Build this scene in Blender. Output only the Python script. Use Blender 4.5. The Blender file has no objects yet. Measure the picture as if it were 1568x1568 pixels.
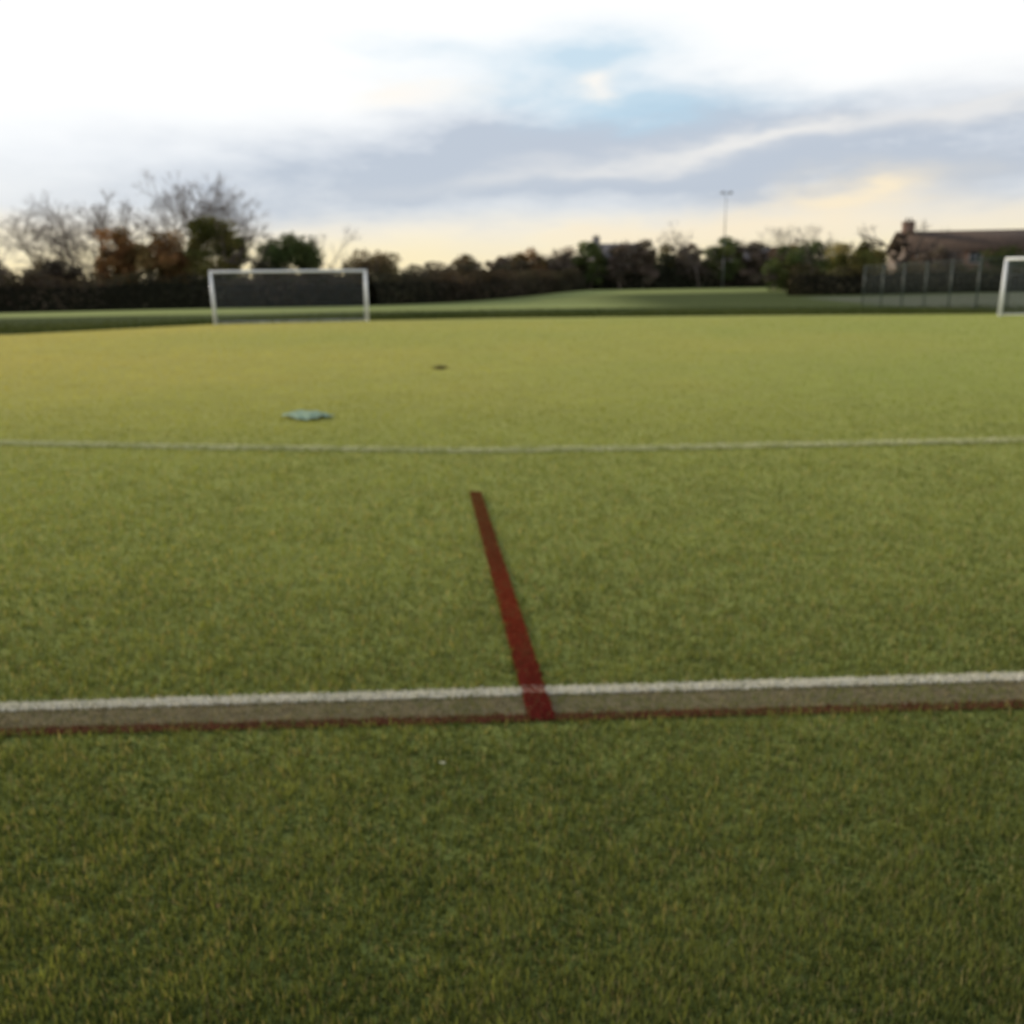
import bpy, math, numpy as np
from mathutils import Vector, Matrix
rng = np.random.default_rng(7)
sc = bpy.context.scene
col = sc.collection

# ------------------------------------------------------------------ helpers
def new_mat(name):
    m = bpy.data.materials.new(name); m.use_nodes = True
    nt = m.node_tree; nt.nodes.clear()
    out = nt.nodes.new('ShaderNodeOutputMaterial')
    return m, nt, out

def simple_mat(name, c, rough=0.6, noise=0.0, scale=5.0, metallic=0.0):
    m, nt, out = new_mat(name)
    b = nt.nodes.new('ShaderNodeBsdfPrincipled')
    b.inputs['Roughness'].default_value = rough
    b.inputs['Metallic'].default_value = metallic
    n = nt.nodes.new('ShaderNodeTexNoise'); n.inputs['Scale'].default_value = scale
    n.inputs['Detail'].default_value = 5
    tc = nt.nodes.new('ShaderNodeTexCoord')
    nt.links.new(tc.outputs['Object'], n.inputs['Vector'])
    r = nt.nodes.new('ShaderNodeValToRGB')
    lo = [max(0, v*(1-noise)) for v in c]; hi = [min(1, v*(1+noise)) for v in c]
    r.color_ramp.elements[0].position = .3; r.color_ramp.elements[0].color = (*lo, 1)
    r.color_ramp.elements[1].position = .7; r.color_ramp.elements[1].color = (*hi, 1)
    nt.links.new(n.outputs['Fac'], r.inputs['Fac'])
    nt.links.new(r.outputs['Color'], b.inputs['Base Color'])
    nt.links.new(b.outputs['BSDF'], out.inputs['Surface'])
    return m

def attr_mat(name, rough=0.6, transl=0.3, tint=(1.3, 1.2, .5)):
    m, nt, out = new_mat(name)
    a = nt.nodes.new('ShaderNodeAttribute'); a.attribute_name = 'Col'
    b = nt.nodes.new('ShaderNodeBsdfDiffuse')
    nt.links.new(a.outputs['Color'], b.inputs['Color'])
    t = nt.nodes.new('ShaderNodeBsdfTranslucent')
    mx = nt.nodes.new('ShaderNodeMix'); mx.data_type = 'RGBA'; mx.blend_type = 'MULTIPLY'
    mx.inputs[0].default_value = 1
    nt.links.new(a.outputs['Color'], mx.inputs[6]); mx.inputs[7].default_value = (*tint, 1)
    nt.links.new(mx.outputs[2], t.inputs['Color'])
    ms = nt.nodes.new('ShaderNodeMixShader'); ms.inputs[0].default_value = transl
    nt.links.new(b.outputs[0], ms.inputs[1]); nt.links.new(t.outputs[0], ms.inputs[2])
    nt.links.new(ms.outputs[0], out.inputs['Surface'])
    return m

def build(name, V, F, mats, colors=None, midx=None, smooth=False, parent=None):
    V = np.asarray(V, dtype=np.float32)
    if not isinstance(F, list): F = [F]
    me = bpy.data.meshes.new(name)
    me.vertices.add(len(V)); me.vertices.foreach_set('co', V.ravel())
    loops = np.concatenate([f.ravel() for f in F]).astype(np.int32)
    tot = np.concatenate([np.full(len(f), f.shape[1]) for f in F]).astype(np.int32)
    st = np.concatenate([[0], np.cumsum(tot)[:-1]]).astype(np.int32)
    me.loops.add(len(loops)); me.loops.foreach_set('vertex_index', loops)
    me.polygons.add(len(tot)); me.polygons.foreach_set('loop_start', st)
    me.polygons.foreach_set('loop_total', tot)
    if not isinstance(mats, (list, tuple)): mats = [mats]
    for m in mats: me.materials.append(m)
    if midx is not None: me.polygons.foreach_set('material_index', np.asarray(midx, dtype=np.int32))
    if smooth: me.polygons.foreach_set('use_smooth', np.ones(len(tot), dtype=bool))
    if colors is not None:
        at = me.color_attributes.new('Col', 'FLOAT_COLOR', 'POINT')
        c = np.ones((len(V), 4), dtype=np.float32); c[:, :3] = colors
        at.data.foreach_set('color', c.ravel())
    me.update(calc_edges=True); me.validate()
    ob = bpy.data.objects.new(name, me); col.objects.link(ob)
    if parent: ob.parent = parent
    return ob

def tubes(P0, P1, R0, R1, n=4):
    P0 = np.asarray(P0, float); P1 = np.asarray(P1, float)
    R0 = np.broadcast_to(np.asarray(R0, float), (len(P0),)); R1 = np.broadcast_to(np.asarray(R1, float), (len(P0),))
    d = P1-P0; d /= np.linalg.norm(d, axis=1)[:, None]+1e-9
    ref = np.where(np.abs(d[:, 2:3]) > .9, np.array([[1., 0, 0]]), np.array([[0, 0, 1.]]))
    a = np.cross(d, ref); a /= np.linalg.norm(a, axis=1)[:, None]; b = np.cross(d, a)
    ang = np.arange(n)*2*math.pi/n
    ring = a[:, None, :]*np.cos(ang)[None, :, None]+b[:, None, :]*np.sin(ang)[None, :, None]
    v0 = P0[:, None]+ring*R0[:, None, None]; v1 = P1[:, None]+ring*R1[:, None, None]
    V = np.concatenate([v0, v1], 1).reshape(-1, 3)
    k = np.arange(n); k2 = (k+1) % n
    f = np.stack([k, k2, k2+n, k+n], 1)
    F = (f[None]+(np.arange(len(P0))*2*n)[:, None, None]).reshape(-1, 4)
    c0 = k[::-1][None]+(np.arange(len(P0))*2*n)[:, None]
    c1 = (k+n)[None]+(np.arange(len(P0))*2*n)[:, None]
    return V, F, np.concatenate([c0, c1])

def tube_obj(name, P0, P1, R0, R1, mat, n=4, parent=None, smooth=False):
    V, F, C = tubes(P0, P1, R0, R1, n)
    return build(name, V, [F, C], mat, parent=parent, smooth=smooth)

def boxes(name, lst, mat, parent=None):
    V = []; F = []
    for i, (x0, x1, y0, y1, z0, z1) in enumerate(lst):
        V += [(x0,y0,z0),(x1,y0,z0),(x1,y1,z0),(x0,y1,z0),(x0,y0,z1),(x1,y0,z1),(x1,y1,z1),(x0,y1,z1)]
        o = i*8
        F += [[o,o+3,o+2,o+1],[o+4,o+5,o+6,o+7],[o,o+1,o+5,o+4],[o+1,o+2,o+6,o+5],[o+2,o+3,o+7,o+6],[o+3,o,o+4,o+7]]
    return build(name, V, np.array(F), mat, parent=parent)

def sstep(a, b, x):
    t = np.clip((x-a)/(b-a), 0, 1); return t*t*(3-2*t)

def vnoise(x, y, seed=0):
    r = np.random.default_rng(seed); s = 0
    for k in range(7):
        a = r.uniform(0, 6.28); f = r.uniform(.5, 1.6); p = r.uniform(0, 6.28)
        s = s+np.sin((x*math.cos(a)+y*math.sin(a))*f+p)
    return s/7*1.6

def lnoise(x, y, cell, seed):
    """random lattice value noise, roughly -1..1, does not repeat visibly"""
    T = np.random.default_rng(seed).normal(0, .6, (1024, 1024))
    ca, sa = math.cos(seed*1.3), math.sin(seed*1.3)
    u = (x*ca-y*sa)/cell+500; v = (x*sa+y*ca)/cell+500
    iu = np.floor(u).astype(int); iv = np.floor(v).astype(int); fu = u-iu; fv = v-iv
    fu = fu*fu*(3-2*fu); fv = fv*fv*(3-2*fv)
    g = lambda a, b: T[a % 1024, b % 1024]
    return (g(iu, iv)*(1-fu)+g(iu+1, iv)*fu)*(1-fv)+(g(iu, iv+1)*(1-fu)+g(iu+1, iv+1)*fu)*fv

# ------------------------------------------------------------------ terrain
def zground(x, y):
    x = np.asarray(x, float); y = np.asarray(y, float)
    side = sstep(-25, 15, x)
    z = side*np.clip(y-62, 0, 160)*0.0125
    z = z+sstep(56, 70, y)*0.12*vnoise(x*.12, y*.12, 3)
    return z

def yedge(x):
    return np.interp(x, [-60, -19.7, -14.6, -7, 0, 11, 22, 50], [31, 36.2, 44.8, 47.3, 48.2, 47.0, 44.6, 41.5])

gx = np.unique(np.concatenate([np.linspace(-700, -90, 24), np.arange(-90, 90, 1.5), np.linspace(90, 700, 24)]))
gy = np.unique(np.concatenate([np.linspace(-60, 25, 12), np.arange(25, 130, 1.2), np.arange(130, 260, 6), np.linspace(260, 1500, 25)]))
GX, GY = np.meshgrid(gx, gy)
GZ = zground(GX, GY)
V = np.stack([GX, GY, GZ], -1).reshape(-1, 3)
ny, nx = GX.shape
i = np.arange(ny-1)[:, None]*nx+np.arange(nx-1)[None]
F = np.stack([i, i+1, i+nx+1, i+nx], -1).reshape(-1, 4)
x, y = V[:, 0], V[:, 1]
lit_field = sstep(62, 69, y+2*vnoise(x*.3, y*.3, 5))  # rough grass to pale field, with sunlight on the far grass painted in
bank_shade = sstep(4, 14, x-.05*(y-60))*sstep(50, 60, y)*(1-sstep(108, 122, y))  # shadow band across the bank, painted as darker ground colour
lit_field = lit_field*(1-bank_shade*.92)
lit_field = lit_field*np.clip(.85+.3*vnoise(x*.08, y*.15, 6), .3, 1.1)
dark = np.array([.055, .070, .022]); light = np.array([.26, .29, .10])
cols = dark[None]*(1-lit_field[:, None])+light[None]*lit_field[:, None]
tar = (sstep(28, 30, x)*sstep(48, 49, y)*(1-sstep(90, 92, y)))[:, None]
cols = cols*(1-tar*.7)+np.array([.13, .135, .10])*tar*.7

def ground_mat(name, sheen=.3):
    m, nt, out = new_mat(name)
    N = nt.nodes.new; L = nt.links.new
    b = N('ShaderNodeBsdfPrincipled'); b.inputs['Roughness'].default_value = .95
    b.inputs['Specular IOR Level'].default_value = .02
    b.inputs['Sheen Weight'].default_value = sheen; b.inputs['Sheen Roughness'].default_value = .6
    b.inputs['Sheen Tint'].default_value = (.9, .88, .3, 1)
    tc = N('ShaderNodeTexCoord')
    n2 = N('ShaderNodeTexNoise'); n2.inputs['Scale'].default_value = 2.2; n2.inputs['Detail'].default_value = 9
    n2.inputs['Roughness'].default_value = .7
    L(tc.outputs['Object'], n2.inputs['Vector'])
    n3 = N('ShaderNodeTexNoise'); n3.inputs['Scale'].default_value = 45; n3.inputs['Detail'].default_value = 4
    L(tc.outputs['Object'], n3.inputs['Vector'])
    a = N('ShaderNodeAttribute'); a.attribute_name = 'Col'; basec = a.outputs['Color']
    mr = N('ShaderNodeMapRange'); mr.inputs['From Min'].default_value = .3; mr.inputs['From Max'].default_value = .7
    mr.inputs['To Min'].default_value = .75; mr.inputs['To Max'].default_value = 1.25
    L(n2.outputs['Fac'], mr.inputs['Value'])
    mr2 = N('ShaderNodeMapRange'); mr2.inputs['From Min'].default_value = .3; mr2.inputs['From Max'].default_value = .7
    mr2.inputs['To Min'].default_value = .75; mr2.inputs['To Max'].default_value = 1.25
    L(n3.outputs['Fac'], mr2.inputs['Value'])
    mm = N('ShaderNodeMath'); mm.operation = 'MULTIPLY'; L(mr.outputs[0], mm.inputs[0]); L(mr2.outputs[0], mm.inputs[1])
    vm = N('ShaderNodeVectorMath'); vm.operation = 'SCALE'; L(basec, vm.inputs[0]); L(mm.outputs[0], vm.inputs['Scale'])
    L(vm.outputs[0], b.inputs['Base Color'])
    bp = N('ShaderNodeBump'); bp.inputs['Strength'].default_value = .6; bp.inputs['Distance'].default_value = .03
    L(n3.outputs['Fac'], bp.inputs['Height']); L(bp.outputs[0], b.inputs['Normal'])
    L(b.outputs[0], out.inputs['Surface'])
    return m

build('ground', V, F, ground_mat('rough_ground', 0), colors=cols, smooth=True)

def turf_color(x, y):
    """low-sun yellow painted into the far-left grass, greener towards the right (linear albedo)"""
    sun_yellow = np.clip(.38+.30*vnoise(x*.22, y*.35, 21)+.12*lnoise(x, y*.6, 1.1, 22)-.042*(x-.1*(y-20)), 0, 1)*sstep(5, 16, y)
    sun_yellow = sun_yellow[:, None]
    g0 = np.array([.152, .184, .045]); g1 = np.array([.265, .228, .056])
    return g0*(1-sun_yellow)+g1*sun_yellow

px = np.linspace(-60, 50, 221)
ye = yedge(px)+.25*vnoise(px*1.1, px*0, 9)
nrow = 60
PV = np.concatenate([np.stack([px, -8+(ye+8)*k/nrow, np.full_like(px, .004)], 1) for k in range(nrow+1)]); W = len(px)
i = np.arange(nrow)[:, None]*W+np.arange(W-1)[None]
PF = np.stack([i, i+1, i+W+1, i+W], -1).reshape(-1, 4)
build('football_pitch', PV, PF, ground_mat('pitch_grass', sheen=.25), colors=turf_color(PV[:, 0], PV[:, 1]), smooth=True)

# ------------------------------------------------------------------ markings
def white_y(x): return 3.115+.036*x
def red_y(x): return 2.900+.028*x
RA = np.array([.097, 2.88]); RB = np.array([-.276, 6.55]); RD = (RB-RA)/np.linalg.norm(RB-RA); RLEN = np.linalg.norm(RB-RA)
RN = np.array([-RD[1], RD[0]])
def far_y(x):
    return np.interp(x, [-14, -5.39, -3, -.5, 1.5, 5, 14], [10.0, 9.2, 8.75, 8.36, 8.36, 8.52, 8.95])
WW, RW, RDW, FW = .060, .046, .088, .16

def strip(fa, fb, x0, x1, z, n=160, seed=1, j=.003):
    xs = np.linspace(x0, x1, n); r = np.random.default_rng(seed)
    a = fa(xs)+r.normal(0, j, n); b = fb(xs)+r.normal(0, j, n)
    V = np.concatenate([np.stack([xs, a, np.full(n, z)], 1), np.stack([xs, b, np.full(n, z)], 1)])
    k = np.arange(n-1); F = np.stack([k, k+1, k+1+n, k+n], 1)
    return V, F

def blades(x, y, z0, h, w, lean, rgb, r):
    n = len(x); ang = r.uniform(0, 2*math.pi, n)
    dx, dy = np.cos(ang)*w/2, np.sin(ang)*w/2
    la = r.uniform(0, 2*math.pi, n); lm = h*np.abs(r.normal(0, lean, n))
    tx, ty = np.cos(la)*lm, np.sin(la)*lm
    zt = z0+np.sqrt(np.maximum(h*h-lm*lm, (h*.35)**2))
    V = np.stack([np.stack([x-dx, y-dy, z0+0*x], 1), np.stack([x+dx, y+dy, z0+0*x], 1),
                  np.stack([x+tx, y+ty, zt], 1)], 1).reshape(-1, 3)
    F = np.arange(3*n).reshape(-1, 3)
    C = np.repeat(rgb, 3, axis=0).copy()
    return V, F, C

paint_mat = attr_mat('painted_turf', transl=.15, tint=(1, 1, 1))

def marking(name, V, F, bx, by, c, csd, h, w, seed, green=0.0, gc=(.14, .17, .05), z=.008, gx_=0.0):
    r = np.random.default_rng(seed)
    n = len(bx)
    rgb = np.array(c)[None]*(1+r.normal(0, csd, (n, 1)))
    g = r.random(n) < (green+gx_*sstep(-1.5, 1.0, bx))*(1+1.1*lnoise(bx, by, .09, seed))
    rgb[g] = np.array(gc)*r.uniform(.8, 1.3, (g.sum(), 1))
    rgb = np.clip(rgb, .005, .9)
    BV, BF, BC = blades(bx, by, z, r.uniform(.5, 1.1, n)*h, w, .5, rgb, r)
    sc_ = np.tile(np.array(c)*.8, (len(V), 1))
    build(name, np.concatenate([V, BV]), [F, BF+len(V)], paint_mat, colors=np.concatenate([sc_, BC]))

r = np.random.default_rng(11)
V, F = strip(lambda x: red_y(x)+.01, lambda x: white_y(x)-.01, -9, 9, .0075, 400, 4)
n = 26000; bx = r.uniform(-5, 5, n); by = red_y(bx)+r.random(n)*(white_y(bx)-red_y(bx))
marking('worn_turf', V, F, bx, by, (.27, .225, .125), .25, .014, .006, 16, green=.25, gc=(.17, .175, .06), gx_=.5)
V, F = strip(lambda x: white_y(x)-WW/2, lambda x: white_y(x)+WW/2, -9, 9, .012, 400, 1)
n = 22000; bx = r.uniform(-5, 5, n); by = white_y(bx)+r.uniform(-.5, .5, n)*WW*1.2
marking('white_touchline', V, F, bx, by, (.74, .70, .56), .14, .018, .006, 12, green=.15, gc=(.25, .25, .12))
V, F = strip(lambda x: red_y(x)-RW/2, lambda x: red_y(x)+RW/2, -9, 9, .012, 400, 2)
n = 17000; bx = r.uniform(-5, 5, n); by = red_y(bx)+r.uniform(-.5, .5, n)*RW*1.3
marking('red_line_marking', V, F, bx, by, (.15, .060, .032), .3, .018, .006, 13, green=.26)
n = 90; ts = np.linspace(0, RLEN, n); rr = np.random.default_rng(5)
hw = RDW/2*(1-.14*ts/RLEN)
A = RA+RD*ts[:, None]+RN*(hw+rr.normal(0, .003, n))[:, None]; B = RA+RD*ts[:, None]-RN*(hw+rr.normal(0, .003, n))[:, None]
zz = np.full((n, 1), .0165)
V = np.concatenate([np.hstack([B, zz]), np.hstack([A, zz])]); k = np.arange(n-1); F = np.stack([k, k+1, k+1+n, k+n], 1)
n = 14000; t = r.uniform(0, RLEN, n); s = r.uniform(-.5, .5, n)*RDW*1.12*(1-.14*t/RLEN)
P = RA+RD*t[:, None]+RN*s[:, None]
keep = np.abs(P[:, 1]-white_y(P[:, 0])) > WW/2*.8
P = P[keep]
rd = np.random.default_rng(14); n = len(P)
def redcol(yv):
    tt = np.clip((yv-2.9)/3.6, 0, 1)[:, None]
    c = np.array([.145, .020, .017])*(1-tt)+np.array([.20, .085, .030])*tt
    m_ = np.exp(-((tt-.32)/.22)**2)
    return c*(1-m_*.6)+np.array([.30, .055, .022])*m_*.6
rgb = redcol(P[:, 1])*(1+rd.normal(0, .3, (n, 1)))
wear = rd.random(n) < .09+.12*lnoise(P[:, 0], P[:, 1], .08, 15)
rgb[wear] = np.array([.14, .13, .05])
rgb = np.clip(rgb, .004, .9)
BV, BF, BC = blades(P[:, 0], P[:, 1], .012, rd.uniform(.5, 1.1, n)*.018, .006, .5, rgb, rd)
build('red_line_marking', np.concatenate([V, BV]), [F, BF+len(V)], paint_mat,
      colors=np.concatenate([redcol(V[:, 1]), BC]))
V, F = strip(lambda x: far_y(x)-FW/2, lambda x: far_y(x)+FW/2, -24, 24, .009, 600, 3, .014)
n = 46000; bx = r.uniform(-13, 13, n); by = far_y(bx)+r.uniform(-.5, .5, n)*FW*1.5
marking('white_pitch_line', V, F, bx, by, (.56, .56, .33), .15, .032, .014, 15, green=.33, gc=(.28, .31, .09))

# ------------------------------------------------------------------ grass blades
def grass(name, N, y0, y1, seed):
    r = np.random.default_rng(seed)
    ys = np.linspace(y0, y1, 2000)
    pdf = (1.0*ys+1.0)*(ys)**-1.95; cdf = np.cumsum(pdf); cdf /= cdf[-1]
    y = np.interp(r.random(N), cdf, ys)
    x = r.uniform(-1, 1, N)*(.70*y+.7)
    d_w = np.abs(y-white_y(x)) < WW*.5; d_r = np.abs(y-red_y(x)) < RW*.5
    q = np.stack([x, y], 1)-RA; t = q@RD; s = q@RN
    d_d = (t > -.02) & (t < RLEN) & (np.abs(s) < RDW*.5)
    d_f = (np.abs(y-far_y(x)-.02) < FW*.6) & (r.random(N) < .8)
    band = (y > red_y(x)) & (y < white_y(x))
    thin = band & (r.random(N) < .75)
    inp = y < yedge(x)-.2
    keep = inp & ~(d_w | d_r | d_d | d_f | thin)
    x, y, band = x[keep], y[keep], band[keep]; n = len(x)
    far = sstep(4, 17, y)
    cl = lnoise(x, y, .16, 31)+.7*lnoise(x, y, .07, 32)
    tuft = lnoise(x, y, .030, 34)+.6*lnoise(x, y, .016, 35)
    big = .8*lnoise(x, y*1.3, 1.3, 33)+.7*lnoise(x, y*.9, .45, 36)
    near = 1-sstep(2.5, 5.5, y)
    u = np.clip(.44+.13*cl+.15*tuft*(.4+.6*near)+.14*big+r.normal(0, .22, n)+.15*sstep(2.8, 5, y), 0, 1)[:, None]
    c0 = np.array([.050, .074, .023]); c1 = np.array([.225, .250, .080])
    rgb = c0*(1-u)+c1*u
    dryb = r.random(n) < .12
    rgb[dryb] = np.array([.34, .29, .14])*r.uniform(.6, 1.1, (dryb.sum(), 1))
    tc_ = turf_color(x, y)*1.5*r.uniform(.7, 1.3, (n, 1))*np.clip(1+.13*big+.1*cl, .5, 1.5)[:, None]
    f = (far*.92)[:, None]
    rgb = rgb*(1-f)+tc_*f
    rgb = rgb*(1+.24*sstep(2.9, 5.0, y)*(1-.4*far))[:, None]
    rgb[band] = rgb[band]*.45+np.array([.24, .19, .11])*.55
    h = r.uniform(.020, .040, n)*(1+.15*cl+.18*tuft*near)*(1-.45*far); h = np.clip(h, .010, .07)
    h[band] *= .5
    w = (.0035+.0011*y)*r.uniform(.6, 1.2, n)
    V, F, C = blades(x, y, .003, h, w, .6, np.clip(rgb, .005, .6), r)
    return build(name, V, F, attr_mat('grass_blade', transl=.42), colors=C)
grass('grass', 540000, 1.1, 44, 41)

n = 60000; r = np.random.default_rng(51)
x = r.uniform(-58, 48, n); y = yedge(x)+.3+np.abs(r.normal(0, 8, n))
ok = y < 66; x = x[ok]; y = y[ok]; n = len(x)
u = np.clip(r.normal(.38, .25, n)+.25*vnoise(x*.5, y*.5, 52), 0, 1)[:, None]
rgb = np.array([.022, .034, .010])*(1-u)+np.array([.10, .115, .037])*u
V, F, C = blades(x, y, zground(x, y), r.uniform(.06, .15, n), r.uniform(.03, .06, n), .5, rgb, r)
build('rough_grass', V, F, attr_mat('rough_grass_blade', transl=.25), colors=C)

n = 36; r = np.random.default_rng(61)
y = 1.8+r.random(n)**1.3*12; x = r.uniform(-1, 1, n)*(.65*y+.5); s = r.uniform(.006, .012, n)
x[0], y[0], s[0] = -.235, 2.56, .014
a = r.uniform(0, 6.28, n); tl = r.uniform(-.4, .4, (n, 2)); tl[0] = 0
V = []
for k, (ux, uy) in enumerate([(1, 0), (.3, .6), (-1, 0), (.3, -.6)]):
    lx = (ux*np.cos(a)-uy*np.sin(a))*s; ly = (ux*np.sin(a)+uy*np.cos(a))*s
    V.append(np.stack([x+lx, y+ly, .034+lx*tl[:, 0]+ly*tl[:, 1]], 1))
V = np.stack(V, 1).reshape(-1, 3); F = np.arange(4*n).reshape(-1, 4)
pal = np.array([[.20, .14, .06], [.25, .2, .08], [.12, .08, .04]])
pc = pal[r.integers(0, 3, n)]; pc[0] = (.42, .42, .27)
build('fallen_leaves', V, F, attr_mat('dead_leaf', transl=.2), colors=np.repeat(pc, 4, axis=0))
n = 260; r = np.random.default_rng(62)
p = r.normal(0, 1, (n, 2))
x = -1.36+p[:, 0]*.06; y = 17.6+p[:, 1]*.12
rgb = np.array([.13, .11, .05])*r.uniform(.6, 1.8, (n, 1))
V, F, C = blades(x, y, .004, r.uniform(.03, .08, n), .02, .6, rgb, r)
build('turf_divot', V, F, attr_mat('divot', transl=.1), colors=C)
# crumpled faded-blue training bib dropped on the grass
nb = 30; uu, vv = np.meshgrid(np.linspace(-1, 1, nb), np.linspace(-1, 1, nb))
sh = 1-.35*np.clip(vv-.2, 0, 1)*(np.abs(uu) < .3)
X = uu*.22*(1-.25*np.clip(vv, 0, 1)**2)+.03*vnoise(uu*2, vv*2, 78); Y = vv*.30*sh+.03*vnoise(uu*2, vv*2, 79)
rad_ = np.clip(1-(uu**2+vv**2)*.6, 0, 1)
Z = .028+rad_*(.03+.05*np.abs(vnoise(uu*3.5, vv*3.5, 80)))+.015*vnoise(uu*8, vv*8, 81)
ca, sa = math.cos(.9), math.sin(.9)
V = np.stack([-2.52+X*ca-Y*sa, 10.85+X*sa+Y*ca, Z], -1).reshape(-1, 3)
i = np.arange(nb-1)[:, None]*nb+np.arange(nb-1)[None]
F = np.stack([i, i+1, i+nb+1, i+nb], -1).reshape(-1, 4)
keepf = ~((np.abs(uu[:-1, :-1]) < .28) & (vv[:-1, :-1] > .72)).reshape(-1)
build('training_bib', V, F[keepf], simple_mat('bib_cloth', (.22, .31, .20), .95, .12, 8), smooth=True)

# ------------------------------------------------------------------ goals
white_paint = simple_mat('white_painted_metal', (.74, .76, .78), .35, .05, 3)
net_mat = simple_mat('goal_net_cord', (.35, .42, .48), .7, .05, 3)
def goal(cx, cy, rot):
    e = bpy.data.objects.new('football_goal', None); col.objects.link(e)
    e.location = (cx, cy, 0); e.rotation_euler = (0, 0, rot)
    w, h, d, td = 7.32/2+.06, 2.5, 1.8, .8
    R = .06
    tube_obj('posts', [(-w,0,0),(w,0,0)], [(-w,0,h-.06),(w,0,h-.06)], R, R, white_paint, 12, e, True)
    tube_obj('crossbar', [(-w-R,0,h)], [(w+R,0,h)], R, R, white_paint, 12, e, True)
    tube_obj('back_frame', [(-w,0,.04),(w,0,.04),(-w,d,.04),(-w,0,h),(w,0,h),(-w,td,h-.03),(w,td,h-.03)],
             [(-w,d,.04),(w,d,.04),(w,d,.04),(-w,td,h-.03),(w,td,h-.03),(-w,d,.04),(w,d,.04)], .026, .026, white_paint, 8, e)
    A = []; B = []
    s = .24
    for xx in np.arange(-w, w+.01, s):
        A += [(xx,0,h),(xx,td,h-.05)]; B += [(xx,td,h-.05),(xx,d,.04)]
    L = math.hypot(d-td, h-.09)
    for t in np.arange(0, 1.001, s/L):
        yy, zz = td+(d-td)*t, h-.05+(.04-h+.05)*t
        A.append((-w,yy,zz)); B.append((w,yy,zz))
        for sx in (-w, w): A.append((sx,0,zz)); B.append((sx,yy,zz))
    for yy in np.arange(s, td, s): A.append((-w,yy,h-.03)); B.append((w,yy,h-.03))
    for yy in np.arange(s, d, s):
        zt = h-.05 if yy < td else h-.05-(yy-td)/(d-td)*(h-.09)
        for sx in (-w, w): A.append((sx,yy,zt)); B.append((sx,yy,.04))
    tube_obj('net', A, B, .003, .003, net_mat, 3, e)
    return e
goal(-10.8, 45.3, math.radians(14))
goal(25.55, 39.4, math.radians(-25))

# ------------------------------------------------------------------ fences
fence_mat = simple_mat('green_powder_coated_steel', (.035, .055, .045), .5, .1, 3)
def fence(name, pts, H, spac):
    A = []; B = []; RA_ = []
    for (x0, y0), (x1, y1), sp_ in zip(pts[:-1], pts[1:], spac):
        L = math.hypot(x1-x0, y1-y0); npost = max(2, int(round(L/3.0))+1)
        for t in np.linspace(0, 1, npost):
            X, Y = x0+(x1-x0)*t, y0+(y1-y0)*t; z = float(zground(X, Y))
            A.append((X,Y,z)); B.append((X,Y,z+H+.06)); RA_.append(.045)
        nb = int(L/sp_)
        for t in np.linspace(0, 1, nb):
            X, Y = x0+(x1-x0)*t, y0+(y1-y0)*t; z = float(zground(X, Y))
            A.append((X,Y,z+.05)); B.append((X,Y,z+H)); RA_.append(.006)
        z0 = float(zground(x0, y0)); z1 = float(zground(x1, y1))
        for k in range(10):
            zz = .08+k*(H-.1)/9
            A.append((x0,y0+.02,z0+zz)); B.append((x1,y1+.02,z1+zz)); RA_.append(.009 if k not in (0, 9) else .02)
    tube_obj(name, A, B, RA_, RA_, fence_mat, 4)
fence('steel_mesh_fence', [(25.6, 66), (26.8, 49), (60, 47)], 2.8, [.26, .14])

steel = simple_mat('galvanised_steel', (.22, .23, .24), .5, .1, 2, .6)
lampm = simple_mat('floodlight_housing', (.25, .25, .26), .4, .1, 2)
def mast(X, Y, H):
    e = bpy.data.objects.new('floodlight_mast', None); col.objects.link(e)
    e.location = (X, Y, float(zground(X, Y)))
    tube_obj('pole', [(0,0,-.2),(0,0,H*.5)], [(0,0,H*.5),(0,0,H)], [.12,.09], [.09,.05], steel, 10, e, True)
    tube_obj('crossarm', [(-.9,0,H-.1)], [(.9,0,H-.1)], .05, .05, steel, 8, e)
    boxes('lamp_heads', [(-.95,-.45,-.35,-.06,H-.35,H+.05), (.45,.95,-.35,-.06,H-.35,H+.05)], lampm, e)
mast(36.4, 156, 15.5)

# ------------------------------------------------------------------ houses
def brick_mat(name, c1, c2, mo):
    m, nt, out = new_mat(name)
    N = nt.nodes.new; L = nt.links.new
    tc = N('ShaderNodeTexCoord'); bt = N('ShaderNodeTexBrick'); b = N('ShaderNodeBsdfPrincipled')
    bt.inputs['Scale'].default_value = 4; bt.inputs['Color1'].default_value = (*c1, 1)
    bt.inputs['Color2'].default_value = (*c2, 1); bt.inputs['Mortar'].default_value = (*mo, 1)
    mp = N('ShaderNodeMapping'); mp.inputs['Rotation'].default_value = (math.pi/2, 0, 0)
    L(tc.outputs['Object'], mp.inputs[0]); L(mp.outputs[0], bt.inputs['Vector'])
    L(bt.outputs['Color'], b.inputs['Base Color']); b.inputs['Roughness'].default_value = .85; L(b.outputs[0], out.inputs[0])
    return m
brick = brick_mat('brick', (.15, .075, .05), (.10, .055, .04), (.18, .16, .13))
render_w = brick_mat('grey_brick', (.20, .185, .175), (.16, .15, .15), (.22, .22, .21))
roof_m = simple_mat('roof_tiles', (.07, .045, .03), .95, .3, 2)
slate = simple_mat('roof_slate', (.10, .095, .10), .9, .25, 2)
glass = simple_mat('window_glass', (.05, .06, .07), .1, .1, 1)
frame = simple_mat('window_frame', (.4, .4, .38), .5, .05, 1)
door_m = simple_mat('painted_door', (.12, .05, .03), .5, .1, 3)
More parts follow.
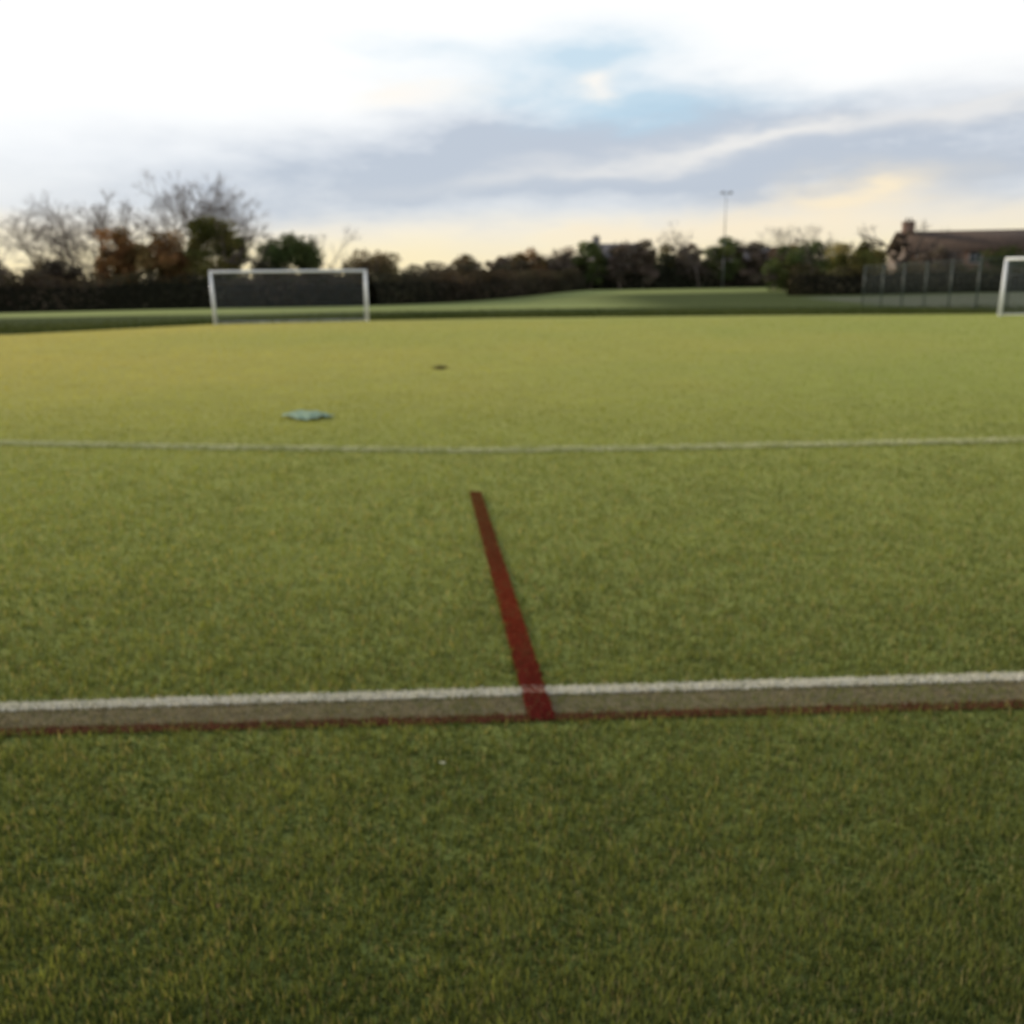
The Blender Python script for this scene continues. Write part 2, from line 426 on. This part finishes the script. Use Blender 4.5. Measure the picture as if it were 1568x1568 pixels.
def house(name, X, Y, rot, hw_, hd, eh, rh, wall, roof, dz=0.0):
    e = bpy.data.objects.new(name, None); col.objects.link(e)
    e.location = (X, Y, float(zground(X, Y))+dz); e.rotation_euler = (0, 0, math.radians(rot))
    boxes('walls', [(-hw_, hw_, -hd, hd, -.8, eh)], wall, e)
    V = [(-hw_,-hd,eh+.002),(-hw_,hd,eh+.002),(-hw_,0,rh-.15),(hw_,-hd,eh+.002),(hw_,hd,eh+.002),(hw_,0,rh-.15)]
    build('gables', V, [np.array([[0,2,1],[3,4,5]])], wall, parent=e)
    o = .5
    V = [(-hw_-o,-hd-o,eh-.2),(hw_+o,-hd-o,eh-.2),(hw_+o,0,rh),(-hw_-o,0,rh),(-hw_-o,hd+o,eh-.2),(hw_+o,hd+o,eh-.2)]
    ro = build('roof', V, np.array([[0,1,2,3],[3,2,5,4]]), roof, parent=e)
    sm = ro.modifiers.new('s', 'SOLIDIFY'); sm.thickness = .14
    boxes('chimney', [(-hw_+.3, -hw_+1.5, -.6, .6, rh-.8, rh+1.0), (-hw_+.2, -hw_+1.6, -.7, .7, rh+1.002, rh+1.15)], wall, e)
    tube_obj('chimney_pots', [(-hw_+.65,0,rh+1.15),(-hw_+1.15,0,rh+1.15)], [(-hw_+.65,0,rh+1.6),(-hw_+1.15,0,rh+1.6)], .13, .1, roof_m, 10, e)
    wn = []; fr = []
    rows_ = (1.5, 3.7) if eh > 4 else (1.5,)
    for zc in rows_:
        for xc in np.arange(-hw_+1.5, hw_-1.4, 3):
            if zc < 2 and abs(xc) < .8: continue
            wn.append((xc-.6, xc+.6, -hd-.02, -hd+.01, zc-.55, zc+.55))
            fr += [(xc-.7, xc-.602, -hd-.06, -hd+.01, zc-.65, zc+.65), (xc+.602, xc+.7, -hd-.06, -hd+.01, zc-.65, zc+.65),
                   (xc-.6, xc+.6, -hd-.06, -hd+.01, zc+.552, zc+.65), (xc-.6, xc+.6, -hd-.09, -hd+.01, zc-.65, zc-.552),
                   (xc-.03, xc+.03, -hd-.05, -hd-.021, zc-.55, zc+.55)]
    boxes('windows', wn, glass, e); boxes('window_frames', fr, frame, e)
    boxes('door', [(-.5, .5, -hd-.04, -hd+.01, 0, 2.1)], door_m, e)
house('brick_house', 61.5, 112, -8, 13.5, 4.5, 4.7, 7.0, brick, roof_m)
house('grey_house', 19.4, 168, 4, 4.4, 4.5, 5.2, 7.9, render_w, slate)
house('grey_house', 47.0, 170, -3, 7.5, 4.5, 4.6, 7.0, render_w, slate)

# ------------------------------------------------------------------ trees
leaf_m = attr_mat('leaves', transl=.3, tint=(1.2, 1.1, .6))
bark_m = simple_mat('bark', (.09, .07, .055), .9, .35, 2)
twig_m = simple_mat('twigs', (.17, .14, .12), .9, .3, 1)

def branches(x, y, h, spread, seed, depth=6, up=.55, trunk=.22, kids=3):
    r = np.random.default_rng(seed)
    z = float(zground(x, y))-.1
    P0 = []; P1 = []; R0 = []; R1 = []
    def rec(p, d, ln, rad, k):
        q = p; dd = d
        for s in range(2):
            nd = dd+r.normal(0, .12, 3); nd /= np.linalg.norm(nd)
            q2 = q+nd*ln/2; P0.append(q); P1.append(q2); R0.append(rad*(1-.2*s)); R1.append(rad*(.8-.15*s)); q = q2; dd = nd
        if k == 0: return
        for c in range(kids if k > 1 else kids+1):
            nd = dd*.8+r.normal(0, spread, 3); nd[2] += up*.25; nd /= np.linalg.norm(nd)
            rec(q, nd, ln*r.uniform(.62, .86), max(rad*.6, .016), k-1)
        if k >= 2:
            nd = dd+r.normal(0, spread*1.3, 3); nd /= np.linalg.norm(nd)
            rec(p+(q-p)*.5, nd, ln*.6, max(rad*.45, .016), max(k-2, 0))
    rec(np.array([x, y, z]), np.array([0, 0, 1.]), h*.26, trunk, depth)
    P0 = np.array(P0); P1 = np.array(P1)
    top = P1[:, 2].max()-z; f = h/top
    base = np.array([x, y, z])
    return base+(P0-base)*f, base+(P1-base)*f, np.array(R0), np.array(R1)

def bare_tree(name, x, y, h, seed, spread=.45, depth=6, trunk=.2, kids=3):
    P0, P1, R0, R1 = branches(x, y, h, spread, seed, depth, trunk=trunk, kids=kids)
    V, F, C = tubes(P0, P1, R0, R1, 3)
    mi = (np.repeat(R0 < .05, 3)).astype(int)
    build(name, V, F, [bark_m, twig_m], midx=mi)

def leaf_quads(c, s, r, rgb):
    n = len(c); a = r.normal(0, 1, (n, 3)); a /= np.linalg.norm(a, axis=1)[:, None]
    b = np.cross(a, r.normal(0, 1, (n, 3))); b /= np.linalg.norm(b, axis=1)[:, None]+1e-9
    s = s[:, None]
    V = np.stack([c-a*s, c-b*s*.6, c+a*s, c+b*s*.6], 1).reshape(-1, 3)
    return V, np.arange(4*n).reshape(-1, 4), np.repeat(rgb, 4, axis=0)

def leafy_tree(name, x, y, h, w, pal, seed, nleaf=5000, low=.12, size=.16, clumps=34, g=1.5):
    r = np.random.default_rng(seed); z = float(zground(x, y))
    P0, P1, R0, R1 = branches(x, y, h*.95, .5, seed, 4, trunk=.16+.012*h)
    TV, TF, TC = tubes(P0, P1, R0, R1, 4)
    d = r.normal(0, 1, (clumps, 3)); d /= np.linalg.norm(d, axis=1)[:, None]
    rad = r.uniform(.2, 1, (clumps, 1))**.5
    hz = h*(1-low)/2
    cc = np.array([x, y, z+h*low+hz*.93])+d*rad*np.array([w/2*.78, w/2*.78, hz*.86])
    cr = r.uniform(.12, .23, clumps)*w*.75; cr = np.maximum(cr, .35)
    cb = r.uniform(.5, 1.6, clumps)*g; cm = r.random(clumps)
    k = r.integers(0, clumps, nleaf)
    off = r.normal(0, 1, (nleaf, 3)); off /= np.linalg.norm(off, axis=1)[:, None]; off *= (r.random((nleaf, 1))**.45)
    c = cc[k]+off*cr[k][:, None]*np.array([1.1, 1.1, .85])
    c[:, 2] = np.maximum(c[:, 2], z+.1)
    pal = np.array(pal); t = np.clip(cm[k]+r.normal(0, .18, nleaf), 0, 1)[:, None]
    rgb = (pal[0]*(1-t)+pal[1]*t)*cb[k][:, None]*r.uniform(.7, 1.3, (nleaf, 1))
    LV, LF, LC = leaf_quads(c, r.uniform(.6, 1.3, nleaf)*size, r, rgb)
    V = np.concatenate([TV, LV]); C = np.concatenate([np.tile([.07, .055, .04], (len(TV), 1)), LC])
    F = [TF, LF+len(TV)]
    mi = np.concatenate([np.zeros(len(TF)), np.ones(len(LF))])
    build(name, V, F, [bark_m, leaf_m], colors=C, midx=mi)

def hedge(name, pts, H, D, pal, seed, dens=140, size=.16, var=.35):
    r = np.random.default_rng(seed); VV = []; CC = []; pal = np.array(pal)
    coreV = []; coreF = []
    for (x0, y0), (x1, y1) in zip(pts[:-1], pts[1:]):
        L = math.hypot(x1-x0, y1-y0); n = int(L*dens); t = r.random(n)
        nx_, ny_ = -(y1-y0)/L, (x1-x0)/L
        s = r.uniform(-1, 1, n); X = x0+(x1-x0)*t; Y = y0+(y1-y0)*t
        top = H*(1+var*vnoise(X*.35, Y*.35+3, seed+1)*.8+.12*vnoise(X*1.7, Y*1.7, seed+2))
        zf = r.random(n)**.55*np.sqrt(np.clip(1.05-np.abs(s)**3, 0, 1))
        c = np.stack([X+nx_*s*D/2, Y+ny_*s*D/2, zground(X, Y)+zf*top], 1)
        m = np.clip(.5+.5*vnoise(X*.25, Y*.25, seed+4)+r.normal(0, .2, n), 0, 1)[:, None]
        br = (1+.4*vnoise(X*1.1, zf*4, seed+5))[:, None]
        rgb = (pal[0]*(1-m)+pal[1]*m)*np.clip(br, .3, 2)*r.uniform(.6, 1.4, (n, 1))
        VV.append(c); CC.append(rgb)
        ns = max(2, int(L/1.5)); tt = np.linspace(0, 1, ns)
        X = x0+(x1-x0)*tt; Y = y0+(y1-y0)*tt; zt = H*(1+var*vnoise(X*.35, Y*.35+3, seed+1)*.8)*.72
        zg = zground(X, Y); base = sum(len(v) for v in coreV)
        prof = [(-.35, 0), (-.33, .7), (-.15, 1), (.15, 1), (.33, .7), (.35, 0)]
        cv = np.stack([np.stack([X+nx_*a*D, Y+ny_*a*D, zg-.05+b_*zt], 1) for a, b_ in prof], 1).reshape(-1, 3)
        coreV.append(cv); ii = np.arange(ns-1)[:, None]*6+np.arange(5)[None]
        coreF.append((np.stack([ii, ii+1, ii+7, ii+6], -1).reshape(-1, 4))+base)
    c = np.concatenate(VV); rgb = np.concatenate(CC); n = len(c)
    LV, LF, LC = leaf_quads(c, r.uniform(.6, 1.4, n)*size, r, rgb)
    cV = np.concatenate(coreV); cF = np.concatenate(coreF)
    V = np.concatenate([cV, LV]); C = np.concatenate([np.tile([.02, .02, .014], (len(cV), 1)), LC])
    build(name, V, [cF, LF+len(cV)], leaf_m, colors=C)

RUST = [(.17, .085, .04), (.11, .085, .038)]
OLIVE = [(.07, .08, .027), (.12, .10, .038)]
DKGRN = [(.04, .06, .023), (.07, .08, .032)]
MAUVE = [(.11, .085, .075), (.08, .07, .055)]
TAN = [(.15, .11, .065), (.10, .09, .05)]

hedge('hedge', [(-95, 84), (-50, 88), (-14, 92), (-7, 100), (3, 128), (12, 156)], 3.2, 3.0, [(.05, .052, .034), (.09, .065, .052)], 71, dens=240, size=.15, var=.22)
bare_tree('bare_tree', -52.0, 103, 11.0, 101, .5, 6, .2)
bare_tree('bare_tree', -48.0, 101, 12.4, 102, .5, 6, .2)
bare_tree('bare_tree', -45.5, 104, 12.0, 110, .5, 6, .2)
bare_tree('bare_tree', -43.0, 102, 12.6, 103, .45, 6, .22)
bare_tree('bare_tree', -38.6, 103, 14.6, 104, .40, 6, .22)
bare_tree('bare_tree', -35.4, 102, 13.6, 105, .34, 6, .2)
leafy_tree('autumn_tree', -40.4, 95, 8.7, 6.0, RUST, 201, 7000)
leafy_tree('autumn_tree', -35.4, 95, 8.2, 7.0, RUST, 202, 9000)
leafy_tree('olive_tree', -30.4, 96, 9.8, 7.8, OLIVE, 203, 12000, clumps=60, g=1.2)
leafy_tree('evergreen_tree', -22.8, 96, 7.7, 8.6, DKGRN, 204, 11000, clumps=60, g=1.15)
leafy_tree('autumn_tree', -46.5, 94, 5.8, 6.5, MAUVE, 205, 5500)
leafy_tree('autumn_tree', -53.5, 94, 6.0, 7.0, MAUVE, 206, 5500)
leafy_tree('autumn_tree', -14.6, 99, 6.0, 7.0, TAN, 207, 5000)
bare_tree('bare_tree', -20.0, 101, 8.6, 108, .5, 5, .14)
hedge('hedge', [(-20, 150), (10, 160), (60, 158)], 5.0, 4.0, [(.09, .07, .058), (.05, .06, .038)], 81, dens=220, size=.24, var=.22)
mids = [(-12.5,158,4.9,7,MAUVE),(-7.3,160,7.6,7.5,TAN),(-1,162,7.0,8,MAUVE),(3.5,160,7.6,8.5,RUST),(9.4,160,7.7,9,MAUVE),
        (14.0,158,8.6,7,DKGRN),(19,157,8.6,6,MAUVE),(23.2,158,9.0,6,MAUVE),(27.5,161,7.6,8,OLIVE),(31.5,158,8.0,7,MAUVE),(36.8,158,9.2,8,DKGRN),
        (41.5,158,8.4,7,MAUVE),(47,157,8.2,7,RUST),(52,158,9.0,9,DKGRN)]
for k, (a, b_, h_, w_, p_) in enumerate(mids):
    leafy_tree('field_boundary_tree', a, b_, h_, w_, p_, 300+k, 4600, size=.22, low=.05)
leafy_tree('olive_tree', 41.2, 110, 6.4, 8.5, OLIVE, 320, 9000, low=.05)
leafy_tree('olive_tree', 35.5, 118, 5.8, 6.5, DKGRN, 321, 6000, low=.05)
leafy_tree('autumn_tree', 48.0, 103, 5.2, 6, MAUVE, 322, 6000, low=.03)
leafy_tree('autumn_tree', 54.5, 101, 4.8, 7.5, DKGRN, 323, 6500, low=.03)
leafy_tree('autumn_tree', 61.5, 101, 4.8, 7.5, MAUVE, 324, 6500, low=.03)
leafy_tree('autumn_tree', 45.6, 107, 8.6, 2.4, MAUVE, 325, 3200, low=.05)
bare_tree('bare_tree', 31.5, 152, 11.4, 120, .42, 5, .14)
bare_tree('bare_tree', 44.5, 152, 10.0, 122, .45, 5, .12)
bare_tree('bare_tree', 50.5, 152, 10.4, 123, .45, 5, .12)
hedge('hedge', [(30, 98), (48, 97), (75, 92)], 2.9, 2.2, [(.06, .06, .035), (.09, .075, .05)], 91, dens=200, size=.15, var=.25)
hedge('distant_woodland', [(-260, 330), (-90, 360), (60, 380), (320, 340)], 9, 14, [(.08, .075, .065), (.09, .085, .07)], 95, dens=30, size=.8, var=.35)

# ------------------------------------------------------------------ sky
w = bpy.data.worlds.new('World'); sc.world = w; w.use_nodes = True
nt = w.node_tree; nt.nodes.clear(); N = nt.nodes.new; L = nt.links.new
SUN_AZ = -62; SUN_EL = 16
out = N('ShaderNodeOutputWorld')
sky = N('ShaderNodeTexSky'); sky.sky_type = 'NISHITA'; sky.sun_disc = False
sky.sun_elevation = math.radians(SUN_EL); sky.sun_rotation = math.radians(SUN_AZ)
bg1 = N('ShaderNodeBackground'); bg1.inputs['Strength'].default_value = .1; L(sky.outputs[0], bg1.inputs[0])
tc = N('ShaderNodeTexCoord'); sp = N('ShaderNodeSeparateXYZ'); L(tc.outputs['Generated'], sp.inputs[0])
def M(op, a, b_=None, clamp=False):
    m = N('ShaderNodeMath'); m.operation = op; m.use_clamp = clamp
    for i_, v in enumerate((a, b_)):
        if v is None: continue
        if isinstance(v, (int, float)): m.inputs[i_].default_value = v
        else: L(v, m.inputs[i_])
    return m.outputs[0]
az = M('ARCTAN2', sp.outputs[0], sp.outputs[1]); el = M('ARCSINE', sp.outputs[2])
cv = N('ShaderNodeCombineXYZ'); L(M('MULTIPLY', az, 4.0), cv.inputs[0]); L(M('MULTIPLY', el, 13.0), cv.inputs[1])
def noise(scale, detail, off, rough=.55):
    a = N('ShaderNodeVectorMath'); a.operation = 'ADD'; L(cv.outputs[0], a.inputs[0]); a.inputs[1].default_value = (off, off*.7, off*.3)
    n = N('ShaderNodeTexNoise'); n.inputs['Scale'].default_value = scale; n.inputs['Detail'].default_value = detail
    n.inputs['Roughness'].default_value = rough
    L(a.outputs[0], n.inputs['Vector']); return n.outputs['Fac']
n1 = noise(1.0, 5, 3.1); n2 = noise(1.3, 5, 9.7); n3 = noise(2.8, 7, 15.2, .6)
azd = M('ADD', az, M('MULTIPLY', M('SUBTRACT', n1, .5), .28))
eld = M('ADD', el, M('MULTIPLY', M('SUBTRACT', n2, .5), .085))
def blob(a0, e0, sa, se, slope=0.0, amp=1.0):
    da = M('SUBTRACT', azd, a0); de = M('SUBTRACT', M('SUBTRACT', eld, e0), M('MULTIPLY', da, slope))
    q = M('ADD', M('POWER', M('ABSOLUTE', M('DIVIDE', da, sa)), 2.0), M('POWER', M('ABSOLUTE', M('DIVIDE', de, se)), 2.0))
    return M('MULTIPLY', M('EXPONENT', M('MULTIPLY', q, -1.0)), amp)
def mix(f, c1, c2):
    m = N('ShaderNodeMix'); m.data_type = 'RGBA'
    if isinstance(f, (int, float)): m.inputs[0].default_value = f
    else: L(f, m.inputs[0])
    for i_, c in ((6, c1), (7, c2)):
        if isinstance(c, tuple): m.inputs[i_].default_value = (*c, 1)
        else: L(c, m.inputs[i_])
    return m.outputs[2]
rp = N('ShaderNodeValToRGB'); cr = rp.color_ramp
mr = N('ShaderNodeMapRange'); mr.inputs['From Min'].default_value = 0; mr.inputs['From Max'].default_value = 1.0
L(M('ADD', el, M('MULTIPLY', M('SUBTRACT', n2, .5), .03)), mr.inputs['Value']); L(mr.outputs[0], rp.inputs[0])
cr.elements[0].position = 0.0; cr.elements[0].color = (1.0, .84, .48, 1)
cr.elements[1].position = 1.0; cr.elements[1].color = (.36, .44, .60, 1)
for p, c in ((.038, (1.0, .88, .58)), (.060, (1.0, .91, .74)), (.085, (.86, .88, .90)), (.13, (.95, .97, 1.0)), (.19, (1.08, 1.08, 1.07)), (.40, (1.08, 1.08, 1.08)), (.65, (.65, .70, .80))):
    e_ = cr.elements.new(p); e_.color = (*c, 1)
c = rp.outputs[0]
wisp = M('ADD', M('MULTIPLY', n3, 1.7), .12)
grey = M('ADD', M('ADD', blob(-.10, .112, .34, .040, 0.06), blob(.42, .118, .34, .050, .0)), blob(.12, .145, .22, .035))
grey = M('MULTIPLY', grey, wisp, True)
c = mix(M('MULTIPLY', grey, .95, True), c, (.51, .57, .67))
blue = M('MULTIPLY', M('ADD', M('ADD', blob(.06, .215, .10, .03), blob(.14, .178, .14, .018)), blob(-.10, .235, .08, .014, 0, .3)), wisp, True)
c = mix(M('MULTIPLY', blue, .8, True), c, (.50, .70, .85))
streak = M('MULTIPLY', blob(.28, .142, .26, .011, .10), wisp, True)
c = mix(M('MULTIPLY', streak, .8, True), c, (.95, .92, .88))
cream = M('MULTIPLY', M('ADD', blob(-.08, .19, .07, .012), blob(.09, .198, .03, .009)), wisp, True)
c = mix(cream, c, (1.05, 1.0, .93))
peach = M('MULTIPLY', M('ADD', blob(.35, .082, .10, .018, .12), blob(.22, .05, .3, .014, .05, .7)), wisp, True)
c = mix(peach, c, (1.0, .86, .64))
bg2 = N('ShaderNodeBackground'); L(c, bg2.inputs[0]); bg2.inputs['Strength'].default_value = 1.03
ms = N('ShaderNodeMixShader'); ms.inputs[0].default_value = .9
L(bg1.outputs[0], ms.inputs[1]); L(bg2.outputs[0], ms.inputs[2]); L(ms.outputs[0], out.inputs[0])
w.cycles.sampling_method = 'MANUAL'; w.cycles.sample_map_resolution = 256

# ------------------------------------------------------------------ sun
sl = bpy.data.lights.new('sun', 'SUN'); sl.energy = 3.4; sl.angle = math.radians(1.5); sl.color = (1, .86, .66)
so = bpy.data.objects.new('sun', sl); col.objects.link(so)
sv = Vector((math.sin(math.radians(SUN_AZ))*math.cos(math.radians(SUN_EL)), math.cos(math.radians(SUN_AZ))*math.cos(math.radians(SUN_EL)), math.sin(math.radians(SUN_EL))))
so.rotation_euler = sv.to_track_quat('Z', 'Y').to_euler(); so.location = (-30, 20, 30)

# ------------------------------------------------------------------ camera
cam = bpy.data.cameras.new('camera'); co = bpy.data.objects.new('camera', cam); col.objects.link(co)
cam.sensor_width = 36; cam.lens = 31.2; cam.clip_end = 4000; cam.clip_start = .05
co.matrix_world = Matrix.Translation((0, 0, 1.5)) @ Matrix.Rotation(math.radians(90-14.1), 4, 'X') @ Matrix.Rotation(math.radians(-.8), 4, 'Z')
cam.dof.use_dof = True; cam.dof.focus_distance = .6; cam.dof.aperture_fstop = 8
sc.camera = co
sc.view_settings.view_transform = 'Standard'; sc.view_settings.look = 'None'; sc.view_settings.exposure = 0
